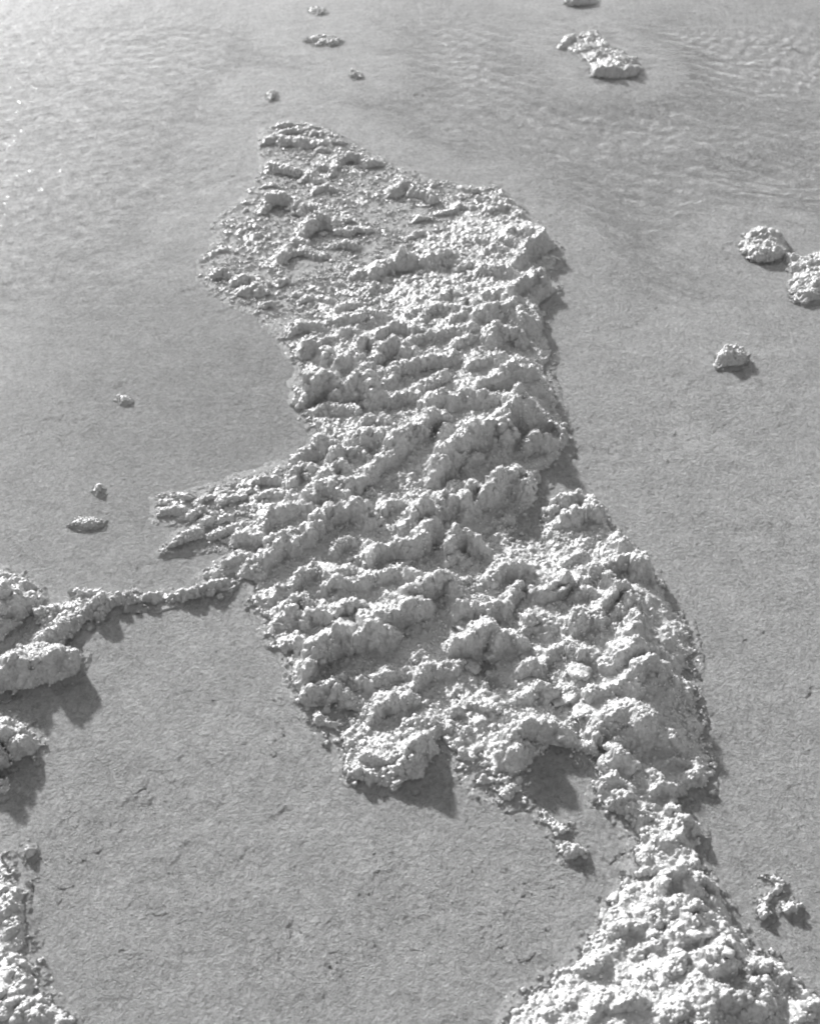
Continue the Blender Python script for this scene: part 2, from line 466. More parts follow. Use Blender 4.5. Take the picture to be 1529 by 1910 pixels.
class Formation:
    def __init__(s, name, label, cat, outline, ctrl, strokes, fall=0.014, apron=0.016, dx=0.0010, dyf=1.0, rough=1.0, group=None, seed=1, edge=0.0027, ragged=1.0, grains=0.6, lift=2.2, nodules=1.0, thin=1.0, taper=0.020, broad=1.0, lump=0.65):
        s.lump = lump
        s.taper = taper
        s.thin = thin
        s.nodules = nodules
        s.lift = lift
        s.ragged, s.grains = ragged, grains
        s.name, s.label, s.cat, s.group = name, label, cat, group
        s.fall, s.apron, s.dx, s.dyf, s.rough, s.seed, s.edge = fall, apron, dx, dyf, rough, seed, edge
        s.ctrl_px = np.array([c[:2] for c in ctrl], float); s.ctrl_h = np.array([c[2] for c in ctrl]) * 1e-3
        s.ctrl_xy, _ = ground(s.ctrl_px, s.ctrl_h * 0.7)
        s.P, _ = ground(outline, 0.005)
        s.strokes = []
        for st in strokes:
            pts, hp = st[0], st[1]
            wp = (st[2] if len(st) > 2 else 1.5 * hp + 7) * broad
            pts = np.array(pts, float)
            b = s.base_px(pts)
            _, sc = ground(pts, b)
            h = hp * sc.mean() * float(np.interp(pts[:, 1].mean(), (430, 820), (s.thin, 1.0)))
            xy, sc = ground(pts, b + 0.85 * h)
            s.strokes.append((xy, h, wp * sc.mean()))
        s.root = None

    def base_px(s, uv):
        d = ((uv[:, None, :] - s.ctrl_px[None]) ** 2).sum(2) + 60.0
        w = d ** -1.7
        return (w * s.ctrl_h).sum(1) / w.sum(1)

    def base(s, X, Y):
        num = np.zeros(X.shape); den = np.zeros(X.shape)
        for (cx, cy), h in zip(s.ctrl_xy, s.ctrl_h):
            w = ((X - cx) ** 2 + (Y - cy) ** 2 + 4e-5) ** -1.7
            num += w * h; den += w
        return num / den

    def height(s, X, Y):
        wx = X + 0.0075 * fbm(X, Y, 0.034, 2, 3 + s.seed, 0.5); wy = Y + 0.0075 * fbm(X, Y, 0.034, 2, 8 + s.seed, 0.5)
        d = poly_sdist(s.P, X + 0.6 * (wx - X), Y + 0.6 * (wy - Y)) + s.ragged * 0.008 * fbm(X, Y, 0.022, 4, 19 + s.seed, 0.7)
        inner = sstep(0.0, s.fall, d)
        h = s.edge + inner * s.base(wx, wy)
        D = depth(X, Y)
        h = np.where(d < 0, s.edge - (0.010 + D) * sstep(0, s.apron + 1.6 * D, -d), h)
        mod = np.clip(0.85 + s.lump * fbm(X, Y, 0.017, 3, 53 + s.seed, 0.55), 0.1, 2.0)
        modw = 1.0 + 0.40 * fbm(X, Y, 0.022, 2, 57 + s.seed, 0.5)
        acc = np.zeros(X.shape); best = np.zeros(X.shape); who = np.full(X.shape, -1, int)
        for k, (pts, sh, sw) in enumerate(s.strokes):
            r = sw * 2.2
            x0, x1 = pts[:, 0].min() - r, pts[:, 0].max() + r; y0, y1 = pts[:, 1].min() - r, pts[:, 1].max() + r
            sel = (wx > x0) & (wx < x1) & (wy > y0) & (wy < y1)
            if not sel.any(): continue
            xx, yy = wx[sel], wy[sel]
            dd, ox, oy, t = seg_near(pts, xx, yy)
            cosl = (ox * LEE[0] + oy * LEE[1]) / (dd + 1e-6)
            we = sw * (0.76 - 0.30 * cosl) * modw[sel]
            q = np.clip(dd / we, 0, 1)
            wind = 0.5 - 0.5 * cosl
            prof = (1 - q * q) ** (1.0 + 0.9 * wind)
            ends = 0.70 + 0.30 * np.sin(np.pi * np.clip(t, 0.02, 0.98)) if len(pts) > 1 else 1.0
            v = sh * prof * ends * mod[sel]
            v = np.maximum(v, 0)
            acc[sel] += v ** 3
            bb = best[sel]; ww = who[sel]
            n = (v > bb) & (v > 0.3 * sh)
            bb[n] = v[n]; ww[n] = k
            best[sel] = bb; who[sel] = ww
        hs = s.lift * np.cbrt(acc)
        hs *= sstep(-0.004, s.taper, d)
        # soft swells in between
        u = X * LEE[1] - Y * LEE[0]; w = X * LEE[0] + Y * LEE[1]
        rel = fbm(u * 0.7, w, 0.030, 3, 37 + s.seed, 0.45)
        h = h + hs + inner * s.rough * 0.0030 * rel
        # clumps: rounded knobs heaped along the ridges and strewn over the sheet
        rng = np.random.default_rng(100 + s.seed)
        K = []
        for (pts, sh, sw) in s.strokes:
            L = np.concatenate([[0], np.cumsum(np.hypot(*np.diff(pts, axis=0).T))])
            n = int(max(3, 3.2 * (L[-1] + sw) / max(0.55 * sh, 0.004)))
            for _ in range(n):
                q = rng.random() * L[-1]
                cx = np.interp(q, L, pts[:, 0]); cy = np.interp(q, L, pts[:, 1])
                o = rng.random() ** 1.4 * sw * 0.95
                e = rng.normal() * 0.12 * sw
                r = np.clip(sh * (0.16 + 0.46 * rng.random() ** 2.6), 0.0016, 0.010)
                K.append((cx - LEE[0] * (o - 0.10 * sw) + e, cy - LEE[1] * (o - 0.10 * sw) + e * 0.5, r, 0.30 + 0.45 * rng.random()))
        x0, y0 = s.P.min(0) - 0.006; x1, y1 = s.P.max(0) + 0.006
        m = int(s.nodules * (x1 - x0) * (y1 - y0) / 0.0070 ** 2)
        rx = x0 + (x1 - x0) * rng.random(m); ry = y0 + (y1 - y0) * rng.random(m)
        dp = poly_sdist(s.P, rx, ry)
        cl = fbm(rx, ry, 0.045, 2, 71 + s.seed)
        keep = (dp > -0.002 - 0.010 * rng.random(m) ** 3) & (rng.random(m) < 0.35 + 0.9 * sstep(-0.3, 0.4, cl))
        for cx, cy, c in zip(rx[keep], ry[keep], cl[keep]):
            K.append((cx, cy, 0.0015 + 0.0042 * rng.random() ** 3.2 * (1 + 0.5 * c), 0.15 + 0.45 * rng.random()))
        xs, ys = X[0], Y[:, 0]
        h0 = h.copy()
        for cx, cy, r, up in K:
            i0, i1 = np.searchsorted(xs, (cx - r, cx + r)); j0, j1 = np.searchsorted(ys, (cy - r, cy + r))
            if i1 - i0 < 2 or j1 - j0 < 2: continue
            jc = min((j0 + j1) // 2, len(ys) - 1); ic = min((i0 + i1) // 2, len(xs) - 1)
            zb = h0[jc, ic]
            if zb < -0.0090: continue
            zb = max(zb, -0.0005)
            sub = h[j0:j1, i0:i1]
            q = ((xs[i0:i1] - cx) ** 2)[None, :] + ((ys[j0:j1] - cy) ** 2)[:, None]
            dome = np.sqrt(np.clip(1 - q / (r * r), 0, 1))
            np.maximum(sub, np.where(q < r * r, zb - r * (0.75 - up) + r * dome * 1.0, -1), out=sub)
        return h, d, who

    def build(s):
        P = s.P; m = s.apron + 0.055
        x0, y0 = P.min(0) - m; x1, y1 = P.max(0) + m
        x0 = max(x0, -0.95); x1 = min(x1, 0.95); y0 = max(y0, 0.40)
        xs = np.arange(x0, x1, s.dx)
        ys = [y0]
        while ys[-1] < y1: ys.append(ys[-1] + s.dx * s.dyf * (0.75 + 0.5 * (ys[-1] - 0.5)))
        ys = np.array(ys)
        X, Y = np.meshgrid(xs, ys); ny, nx = X.shape
        h, d, who = s.height(X, Y)
        base = np.stack([X, Y, h], -1).reshape(-1, 3)
        D = depth(X, Y)
        keep = ((d > -(s.apron + 1.6 * D) * 0.95) & (h > -0.004 - D)).ravel()
        n = grid_normals(base, ny, nx)
        disp = np.zeros(len(base))
        ii = np.nonzero(keep)[0]
        pts = base[ii]
        gran = sstep(-0.35, 0.45, fbm(pts[:, 0], pts[:, 1], 0.05, 2, 61))[:]
        up = sstep(0.001, 0.014, pts[:, 2])
        tot = 0
        for size, amp, sd in ((0.0160, 0.0028, 1), (0.0082, 0.0027, 2), (0.0042, 0.0020, 3)):
            f, rid = worley3(pts, size, sd + s.seed * 10)
            b = np.sqrt(np.clip(1 - (f / 0.72) ** 2, 0, 1)) * (0.35 + 0.65 * rid)
            patch = sstep(-0.30, 0.40, fbm(pts[:, 0], pts[:, 1], size * 2.5, 2, 70 + sd))
            k = (0.15 + 0.85 * up) * patch if size > 0.007 else (0.4 + 0.6 * gran) * (0.5 + 0.5 * patch)
            tot = tot + amp * s.rough * k * b
        tot = tot + 0.0022 * s.rough * fbm(pts[:, 0] + 0.7 * pts[:, 2], pts[:, 1] - 0.6 * pts[:, 2], 0.009, 3, 99, 0.65)
        dfac = sstep(-s.apron * 0.8, 0.003, d.ravel()[ii])
        disp[ii] = (tot - 0.0016 * s.rough) * dfac
        V = base + n * disp[:, None]
        nrm = grid_normals(V, ny, nx)
        # cells, sorted by the ridge they belong to
        idx = np.arange(ny * nx).reshape(ny, nx)
        F = np.stack([idx[:-1, :-1], idx[:-1, 1:], idx[1:, 1:], idx[1:, :-1]], -1).reshape(-1, 4)
        F = F[keep[F].all(1)]
        wf = who.ravel()[F[:, 0]]
        root = bpy.data.objects.new(s.name, None)
        scn.collection.objects.link(root)
        c = P.mean(0); root.location = (c[0], c[1], 0)
        tag(root, s.label, s.cat, s.group)
        off = np.array([c[0], c[1], 0])
        small = set()
        cnt = np.bincount(wf + 1, minlength=len(s.strokes) + 1)
        area_ok = cnt > 250
        wf = np.where(area_ok[wf + 1], wf, -1)
        for k in range(len(s.strokes)):                 # stray cells of a ridge go back to the crust
            m = np.nonzero(wf == k)[0]
            if len(m) == 0: continue
            used, inv = np.unique(F[m], return_inverse=True); inv = inv.reshape(-1, 4)
            lab = np.arange(len(used))
            for _ in range(400):
                lf = lab[inv].min(1); new = lab.copy()
                for c in range(4): np.minimum.at(new, inv[:, c], lf)
                new = new[new]
                if (new == lab).all(): break
                lab = new
            lf = lab[inv].min(1); big = np.bincount(lf).argmax()
            wf[m[lf != big]] = -1
        for k in range(-1, len(s.strokes)):
            f = F[wf == k]
            if len(f) == 0: continue
            used, inv = np.unique(f, return_inverse=True)
            mesh_obj('crust' if k < 0 else 'ridge', V[used] - off, inv.reshape(-1, 4), SALT, root, nrm[used])
        # loose crystals lying on the crust
        ok = (h.ravel()[ii] > WATER_Z - 0.0015)
        nrow = np.gradient(ys)[:, None] * np.full((1, nx), s.dx)
        prob = nrow.ravel()[ii] / (0.0049 ** 2) * s.grains * (0.75 + 2.4 * gran ** 2 * sstep(-0.1, 0.4, fbm(pts[:, 0], pts[:, 1], 0.02, 2, 88))) * ok
        rng = np.random.default_rng(s.seed)
        pick = ii[rng.random(len(ii)) < prob]
        if len(pick) > 3:
            r = 0.0008 + 0.0013 * rng.random(len(pick)) ** 2.0
            gv, gf = crystals(V[pick] - off, nrm[pick], r, rng)
            g = mesh_obj('grains', gv, gf, CRYSTAL, root, smooth=False)
            g['kind'] = 'stuff'
        s.root = root
        s.xs, s.ys, s.Z = xs, ys, V.reshape(ny, nx, 3)[..., 2]
        s.off = off
        return root

    def surf(s, x, y):
        i = int(np.clip(np.searchsorted(s.xs, x), 2, len(s.xs) - 3)); j = int(np.clip(np.searchsorted(s.ys, y), 2, len(s.ys) - 3))
        return float(np.median(s.Z[j - 2:j + 3, i - 2:i + 3]))

    def piece(s, poly, thick, tilt=14.0, lift=0.12, name='slab', seed=0, rnd=6.0):
        """a plate or lump of salt seated on the crust; thick in photo pixels"""
        poly = np.array(poly, float); c = poly.mean(0)
        z = 0.02
        for _ in range(4):
            xy, sc = ground(c, z); z = s.surf(xy[0, 0], xy[0, 1])
        t = thick * sc[0]
        q, _ = ground(poly, z + lift * t); q = q - q.mean(0)
        na, nr = 44, 9
        ang = np.linspace(0, 2 * np.pi, na, endpoint=False)
        R = np.zeros(na)
        for k in range(len(q)):                      # radial outline of the polygon
            a_, b_ = q[k], q[(k + 1) % len(q)]
            for m, th in enumerate(ang):
                d = np.array([math.cos(th), math.sin(th)]); e = b_ - a_
                den = d[0] * e[1] - d[1] * e[0]
                if abs(den) < 1e-12: continue
                rr = (a_[0] * e[1] - a_[1] * e[0]) / den; u = (a_[0] * d[1] - a_[1] * d[0]) / den
                if rr > 0 and -1e-6 <= u <= 1 + 1e-6: R[m] = max(R[m], rr)
        R = np.where(R <= 0, np.median(R), R)
        R = (R + 0.5 * (np.roll(R, 1) + np.roll(R, -1))) / 2
        rho = np.sin(np.linspace(0, np.pi / 2, nr))
        V = []
        for sgn in (1, -1):
            rr = rho if sgn > 0 else rho[::-1][1:]
            for p_ in rr:
                V.append(np.stack([np.cos(ang) * R * p_, np.sin(ang) * R * p_, np.full(na, sgn * 0.5 * t * (1 - p_ ** rnd) ** 0.5)], 1))
        V = np.concatenate(V); n = len(V) // na
        w = V + s.off[None] + np.array([xy[0, 0], xy[0, 1], 0])
        nz = np.stack([fbm(w[:, 0] + w[:, 2] * .8, w[:, 1] + 3.1 * k, 0.009, 3, 400 + seed + k, 0.6) for k in range(3)], 1)
        edge = np.hypot(V[:, 0], V[:, 1])[:, None] / R.mean()
        V = V + nz * np.array([1, 1, 0.7]) * min(0.0045, 0.30 * R.mean()) * (0.45 + 0.55 * np.clip(edge, 0, 1))
        F = []
        for j in range(n - 1):
            for k in range(na):
                k2 = (k + 1) % na
                F.append((j * na + k2, j * na + k, (j + 1) * na + k, (j + 1) * na + k2)[::-1])
        ax = np.array([-sdir[1], sdir[0], 0]); ax /= np.linalg.norm(ax)
        M = np.array(mathutils.Matrix.Rotation(math.radians(tilt), 3, mathutils.Vector(ax)))
        if (M @ np.array([0, 0, 1.0]))[:2] @ sdir[:2] < 0: M = M.T
        V = V @ M.T + np.array([xy[0, 0], xy[0, 1], z + lift * t]) - s.off
        return mesh_obj(name, V, np.array(F), SALT, s.root)

FORMS = []
# ---- the large crust in the middle
main_outline = [(480,272),(492,240),(530,229),(575,227),(612,240),(642,258),(690,284),(735,308),(790,328),(850,344),(890,347),(925,344),
    (948,368),(990,402),(1012,432),(1042,462),(1044,488),(1026,512),(1042,540),(1008,572),(1016,606),(1030,655),(1022,700),(1036,745),(1052,786),(1064,826),
    (1042,852),(1016,884),(1002,930),(985,972),(968,1000),(1000,1000),(1008,965),(1030,940),(1080,926),(1118,946),(1146,992),(1200,1040),(1236,1096),(1282,1160),(1302,1200),
    (1294,1262),(1312,1340),(1334,1420),(1322,1470),(1290,1480),(1270,1500),(1298,1540),(1306,1600),(1316,1634),(1240,1650),(1165,1640),(1182,1600),(1190,1560),
    (1150,1520),(1112,1490),(1112,1450),(1120,1400),(1080,1410),(1030,1400),(990,1430),(1000,1455),(985,1490),(955,1500),(900,1480),(860,1450),(838,1400),(832,1380),
    (808,1420),(790,1450),(745,1470),(690,1462),(640,1442),(636,1390),(618,1372),(585,1352),(560,1312),(548,1262),(532,1216),(500,1196),(498,1160),(468,1132),(470,1088),
    (430,1080),(385,1095),(384,1070),(428,1035),(400,1012),(308,1026),(330,990),(350,978),(296,965),(288,930),(330,918),(400,904),(480,880),(556,846),
    (590,810),(570,780),(548,742),(556,690),(540,650),(505,600),(470,580),(430,560),(396,540),(380,515),(374,488),(400,462),(405,408),(440,380),(480,345),(496,305)]
main_ctrl = [(500,260,0.6),(560,240,0.6),(620,260,0.6),(500,330,0.6),(600,330,1.6),(720,330,0.6),(430,410,0.6),(540,420,0.6),(650,420,0),(780,420,0),(900,370,1.6),(960,400,6.4),
    (400,490,0.6),(500,520,0.6),(600,500,0.6),(720,480,0),(860,480,6.4),(960,460,14),(1010,450,18),(1030,490,6.4),(450,550,0.6),(560,590,0.6),(700,580,2.6),(830,560,10),(940,540,18),(1010,530,18),
    (560,660,2.2),(660,660,8),(800,650,12),(920,620,22),(980,600,22),(1010,640,10),(580,740,2.2),(700,740,10),(850,720,18),(960,690,28),(990,720,26),(1020,730,8),
    (640,800,8),(760,800,14),(900,800,22),(985,770,30),(1030,810,8),(560,870,2.2),(680,860,10),(800,860,18),(900,850,22),(990,850,8),(450,930,2.2),(340,940,2.2),(420,980,2.2),(560,950,5.2),(700,930,9.1),(830,920,11.7),(930,920,10.4),
    (960,960,3.5),(350,1010,3.5),(480,1010,3.9),(600,1010,7.8),(720,1030,7.8),(860,1030,9.1),(940,1010,3.9),(980,1020,3.25),(1030,975,6.5),(1080,940,9.1),(1130,985,12),(1000,1050,5.2),(1080,1040,9.1),(1150,1040,18),(1205,1060,20),(1240,1110,8),
    (500,1090,3.25),(600,1090,7.8),(740,1100,10.4),(860,1110,10.4),(960,1100,9.1),(1080,1100,11.7),(1170,1130,30),(1210,1130,26),(1270,1180,8),(540,1190,3.9),(640,1180,7.8),(760,1180,4),(880,1190,7),(990,1190,10.4),(1100,1200,22),(1190,1190,36),(1230,1200,26),(1290,1230,6),
    (580,1290,3.9),(680,1260,9.1),(800,1270,2),(900,1260,4),(1000,1270,9.1),(1100,1270,24),(1200,1270,40),(1250,1290,34),(1300,1330,8),(620,1340,2.6),(720,1330,9.1),(840,1320,3.25),(930,1330,5.2),(1040,1330,9.1),(1140,1350,26),(1200,1340,36),(1250,1370,24),(1310,1410,5),
    (680,1390,7.8),(740,1400,11.7),(780,1400,13),(700,1440,6.5),(880,1400,2.6),(960,1380,7.8),(1060,1380,3.25),(1150,1410,12),(1220,1420,8),(900,1460,1.95),(980,1470,2.6),(1150,1470,10),(1210,1490,8),(1290,1440,4),(1200,1530,9),(1260,1540,11),(1290,1590,9),(1220,1600,9),
    (1225,1085,2),(1270,1155,2),(1290,1200,2),(1284,1262,2),(1300,1340,2),(1322,1420,1),(1312,1380,2),(1225,1140,14),(1250,1180,16),(1258,1230,18),(1280,1300,16),(1285,1360,12),(1030,470,2.4),(1032,530,2.4),(1016,660,6),(1022,700,6),(1040,780,4)]
A=(360,210);B=(700,280);Cc=(360,480);D=(700,540);E=(520,740);Fq=(780,740);G=(440,1000);Hh=(760,1000);I=(980,900);J=(980,1180);K=(530,1260);Lq=(820,1260);M=(1040,1400);Nn=(940,1610);O=(1169,1610);Pp=(0,1020);Q=(250,860);R=(0,1300);S=(0,1610)
def S_(o, rows):
    return [(C(o[0], o[1], r[0]),) + tuple(r[1:]) for r in rows]
main_strokes = []
main_strokes += S_(A, [
 ([(530,240),(640,205),(720,225),(830,235),(930,255)],12),([(560,120),(700,110),(860,85),(940,95)],6),([(720,175),(800,155),(880,140),(1000,120),(1080,160)],6),
 ([(950,180),(1030,160),(1100,175),(1200,205)],6),([(1010,245),(1100,240),(1230,230)],7),([(1000,300),(1090,310)],6),([(590,450),(680,450),(780,465),(870,485)],11),
 ([(870,540),(920,525),(980,550)],9),([(1130,430),(1200,370),(1330,365),(1400,400),(1500,400)],10),([(1000,450),(1080,460),(1120,500)],7),([(950,630),(1040,600),(1120,610)],6),
 ([(560,590),(640,580),(720,590)],5),([(440,720),(520,690)],5),([(550,770),(620,705),(720,700),(810,710),(860,770)],15),([(890,780),(960,760),(1030,780)],7),
 ([(200,830),(300,780),(430,690)],5),([(850,1040),(880,950),(960,890),(1050,870),(1130,900),(1180,950)],15),([(1190,880),(1260,860),(1340,880)],7),([(1230,970),(1300,930),(1400,930)],8),
 ([(1120,1070),(1180,1050),(1300,1080)],8),([(700,1160),(780,1110),(880,1105),(940,1130),(1010,1150)],11),([(60,1180),(160,1110),(230,1080),(330,1085)],8),([(380,920),(440,895),(500,910)],5),([(480,990),(540,965),(600,985)],5)])
main_strokes += S_(B, [
 ([(150,340),(200,300),(290,290),(340,340),(420,355),(470,380)],12),([(460,260),(540,235),(620,250),(690,300)],9),([(760,320),(860,300),(940,265),(1040,360)],7),([(430,520),(560,490),(680,445),(760,460)],6),
 ([(820,400),(900,385),(960,390)],5),([(890,470),(960,450),(1040,450)],9),([(1000,420),(1100,430),(1180,500)],8),([(1040,660),(1130,640),(1200,660),(1330,650)],9),([(700,725),(780,710),(880,730)],6),
 ([(960,700),(1040,690),(1120,740)],10),([(890,800),(960,760),(1030,780)],8),([(1330,650),(1260,730),(1190,790),(1150,870)],18,22),([(1250,985),(1360,1035)],12),([(1240,1000),(1160,1060),(1090,1130),(1060,1200)],16,20),
 ([(20,960),(70,910),(200,900),(330,880),(470,880),(600,880),(700,920)],17),([(820,960),(900,950),(1000,960),(1090,980)],12),([(880,1150),(950,1120),(1030,1130),(1110,1200)],14),([(520,1190),(570,1130),(650,1150)],10),
 ([(680,1220),(740,1190),(790,1230)],10),([(310,570),(400,550),(480,560)],5),([(310,690),(380,670),(470,700)],6),([(330,1010),(370,985)],7,7)])
main_strokes += S_(Cc, [
 ([(110,200),(160,150),(240,130),(330,170)],8),([(320,200),(420,170),(540,165)],8),([(390,300),(470,260),(530,290)],7),([(650,240),(740,210),(780,220)],5),([(540,400),(640,375),(680,395)],5),
 ([(730,620),(820,560),(920,545),(1050,560)],9),([(1120,510),(1200,490),(1300,470),(1370,430),(1430,470),(1520,490)],12),([(1170,420),(1230,385),(1340,375)],8),([(880,700),(960,680),(1080,660)],9),
 ([(820,770),(900,740),(960,720),(1020,740),(1060,800)],15),([(1200,610),(1260,580),(1300,600)],9),([(1300,750),(1360,690),(1400,670),(1470,720)],13),([(1120,850),(1180,815),(1280,815),(1390,850)],15),
 ([(830,1140),(930,1080),(1010,1020),(1100,1020),(1180,1060)],20),([(1180,1080),(1230,1040),(1320,1040),(1420,1060),(1480,1120)],20),([(1300,970),(1380,910),(1450,890),(1510,920)],13),
 ([(920,1230),(1000,1210),(1140,1210),(1280,1200)],9),([(880,350),(960,330),(1060,345)],5),([(1260,160),(1400,140)],5)])
main_strokes += S_(D, [
 ([(260,190),(340,150),(400,180)],9),([(400,210),(440,170),(560,170),(640,190)],13),([(0,390),(100,340),(200,330),(340,350)],13),([(240,460),(350,400),(480,360),(620,330),(740,320)],11),
 ([(0,560),(40,510),(130,470),(210,470),(280,530)],18),([(560,290),(680,230),(800,190)],9),([(850,200),(960,170),(1100,160),(1170,220),(1240,250)],18),([(930,410),(1030,350),(1130,350),(1160,390)],17),
 ([(640,440),(680,430)],9),([(730,390),(780,380)],9),([(100,720),(200,660),(340,620),(480,590),(640,540)],13),([(740,600),(850,570),(950,550),(1060,590),(1170,600)],11),([(820,780),(930,720),(1050,650),(1140,640),(1220,680)],18),
 ([(430,900),(540,870),(600,890),(700,860),(830,870)],18),([(130,1260),(280,1160),(400,1090),(450,1040),(540,1040)],18),([(880,910),(970,890),(1010,830)],11),([(140,900),(200,880),(330,870)],11),
 ([(40,870),(160,840),(280,810),(370,790)],8),([(370,850),(460,760),(560,700)],11),([(1300,1040),(1400,1100),(1520,1200)],8),([(1200,1250),(1300,1235),(1400,1250)],10),([(540,1190),(620,1120),(700,1110)],8)])
main_strokes += S_(E, [
 ([(150,510),(220,440),(330,390),(420,430),(450,500)],17),([(100,690),(140,620),(230,580),(320,640)],12),([(630,250),(700,220),(820,220),(880,270)],13),([(570,320),(680,330),(800,320),(870,350)],18),
 ([(450,470),(520,450),(640,440),(680,470)],8),([(430,600),(500,560),(590,620)],9),([(480,700),(620,710),(740,630),(860,520),(960,420),(1060,310),(1180,210),(1320,190)],14),([(1260,600),(1300,530),(1360,460),(1440,430)],18),
 ([(230,850),(320,770),(400,740),(520,790)],15),([(330,690),(400,640),(480,690)],9),([(0,970),(100,930),(230,910),(340,930)],9),([(250,1120),(320,1020),(420,950),(520,910),(640,920),(720,970)],20),
 ([(840,910),(920,850),(1020,850)],9),([(1040,980),(1160,880),(1300,860),(1430,840),(1520,870)],22),([(780,1240),(880,1220),(1000,1230),(1120,1140),(1180,1040),(1240,1030)],21),([(1340,1230),(1420,1170),(1520,1150)],12),
 ([(430,1250),(500,1190),(580,1180)],9),([(40,1180),(100,1130),(200,1110)],11)])
main_strokes += S_(Fq, [
 ([(160,590),(240,490),(330,430),(430,350),(540,260),(640,230),(700,290)],22),([(690,160),(740,110),(800,70),(880,100)],24),([(840,420),(900,380),(1060,390)],12),([(380,550),(440,500),(500,510)],8),
 ([(500,800),(600,770),(700,650),(760,640),(880,710)],20),([(310,760),(370,735),(440,740)],14),([(680,990),(760,1000)],5)])
main_strokes += S_(G, [
 ([(170,270),(220,180),(320,110),(400,60),(470,90)],19),([(460,400),(540,320),(640,280),(700,330),(880,300)],11),([(260,500),(330,440),(430,430)],11),([(390,570),(430,500),(540,480),(600,540)],14),
 ([(680,430),(740,390),(840,380),(950,400),(1090,350)],11),([(780,600),(860,560),(980,550)],11),([(380,680),(450,620),(510,650)],13),([(530,700),(590,640),(720,640)],13),([(240,770),(300,700),(380,690)],7),
 ([(560,1100),(600,1000),(680,930),(800,880),(960,850),(1100,820),(1200,790)],24),([(1050,690),(1130,670),(1300,620),(1520,560)],20),([(1160,1130),(1220,1090),(1380,1110)],13),([(970,1180),(1100,1190)],9),([(1360,520),(1450,440),(1520,410)],12),
 ([(80,550),(120,500),(200,500)],11),([(380,870),(460,830),(520,860)],10),([(1190,330),(1300,300),(1430,310)],12),([(620,870),(680,840)],12)])
main_strokes += S_(Hh, [
 ([(0,520),(80,430),(200,410),(330,400),(400,470),(430,560)],20),([(430,560),(560,600),(680,620),(780,600),(830,500),(900,420)],15),([(680,340),(760,280),(850,280),(930,260)],16),([(330,120),(400,60),(480,50),(590,110)],17),
 ([(340,220),(390,180),(440,210)],8),([(1060,480),(1160,460),(1270,390)],15),([(400,850),(500,860),(600,800),(690,770),(720,850)],22),([(930,740),(1000,680),(1080,690),(1130,750)],13),([(1080,980),(1180,930),(1290,870),(1380,940),(1480,950)],13),
 ([(890,1080),(960,1040),(1030,1060)],13),([(1340,720),(1400,640),(1500,640)],13),([(0,1240),(130,1110),(280,1070),(420,1060)],14),([(730,840),(800,810),(900,840)],16),([(1350,490),(1440,460),(1500,480)],9),([(980,1240),(1040,1210),(1120,1240)],11)])
main_strokes += S_(I, [
 ([(130,250),(220,180),(320,170),(420,120),(500,130),(580,210)],17),([(290,320),(400,300),(500,260),(610,250)],13),([(330,630),(430,590),(480,610)],7),([(620,760),(700,670),(800,640),(900,690),(990,760)],14),
 ([(720,450),(780,500),(870,550),(940,590),(970,700)],12),([(620,970),(680,900),(750,870)],17),([(740,1020),(860,980)],14),([(860,990),(830,1050),(850,1120),(850,1190),(830,1260)],16),([(130,900),(250,860),(340,800)],15),
 ([(420,910),(500,880),(580,900)],9),([(400,1140),(460,1080),(540,1090)],16),([(470,780),(560,720),(610,760)],15),([(610,800),(700,810),(740,850)],11)])
main_strokes += S_(J, [
 ([(660,240),(740,180),(850,110),(940,130),(1020,140)],17),([(860,350),(940,270),(1050,270),(1110,340)],18),([(540,480),(640,460),(780,430),(900,430)],12),([(740,610),(840,560)],11),([(650,690),(740,640),(850,610),(900,680)],15),([(580,780),(680,800),(750,830)],13),
 ([(40,500),(110,450),(190,490)],11),([(560,1010),(650,960),(760,1000),(810,1050)],14),([(560,1240),(640,1160)],9),([(1080,1060),(1160,1030),(1290,1050),(1400,1090)],6),([(1290,1180),(1360,1140),(1430,1130)],9)])
main_strokes += S_(K, [
 ([(80,80),(180,20),(300,20)],13),([(130,240),(200,170),(310,130),(400,80),(470,30)],13),([(410,170),(470,130),(540,200)],13),([(230,390),(300,320),(390,380)],11),
 ([(700,300),(780,230),(880,210),(1000,210)],18,30),([(1130,450),(1090,500),(1010,620),(960,720),(880,830)],14,58),([(900,480),(960,440),(1040,405),(1150,410)],10,26),([(640,640),(800,690),(950,640)],10,16),([(520,770),(560,790),(700,790),(830,840)],16,24)])
main_strokes += S_(Lq, [
 ([(560,540),(640,470),(750,410),(900,405),(1000,430)],24,34),([(520,660),(620,640),(740,570)],20),([(530,1000),(600,900),(680,850)],7),([(300,860),(420,850),(500,840)],4),([(770,1060),(820,1040)],9),([(60,310),(130,290)],7),([(200,230),(300,240),(450,270)],7),([(1300,520),(1400,480)],16)])
main_strokes += S_(Q, [
 ([(170,290),(250,270),(340,250),(450,280)],6),([(170,350),(240,340)],5),([(190,420),(280,400),(390,400)],7),([(500,345),(560,300),(640,270),(720,260)],6),([(680,340),(740,310),(870,290)],5),([(450,450),(520,420),(620,440)],7),([(550,500),(620,480)],6),
 ([(240,690),(340,640),(450,590),(540,560)],8),([(620,610),(700,570),(830,540)],9),([(470,700),(560,680),(690,690)],7),([(780,660),(830,620),(960,610)],12),([(940,580),(1010,520),(1100,460),(1240,410),(1390,400)],11),([(590,870),(640,830),(720,800),(800,760),(880,760)],10),
 ([(950,190),(1040,170),(1110,180)],6),([(830,520),(880,500)],6),([(700,470),(780,450)],5),([(1000,310),(1150,270)],5),([(850,250),(950,240)],4),([(600,900),(680,910)],6)])
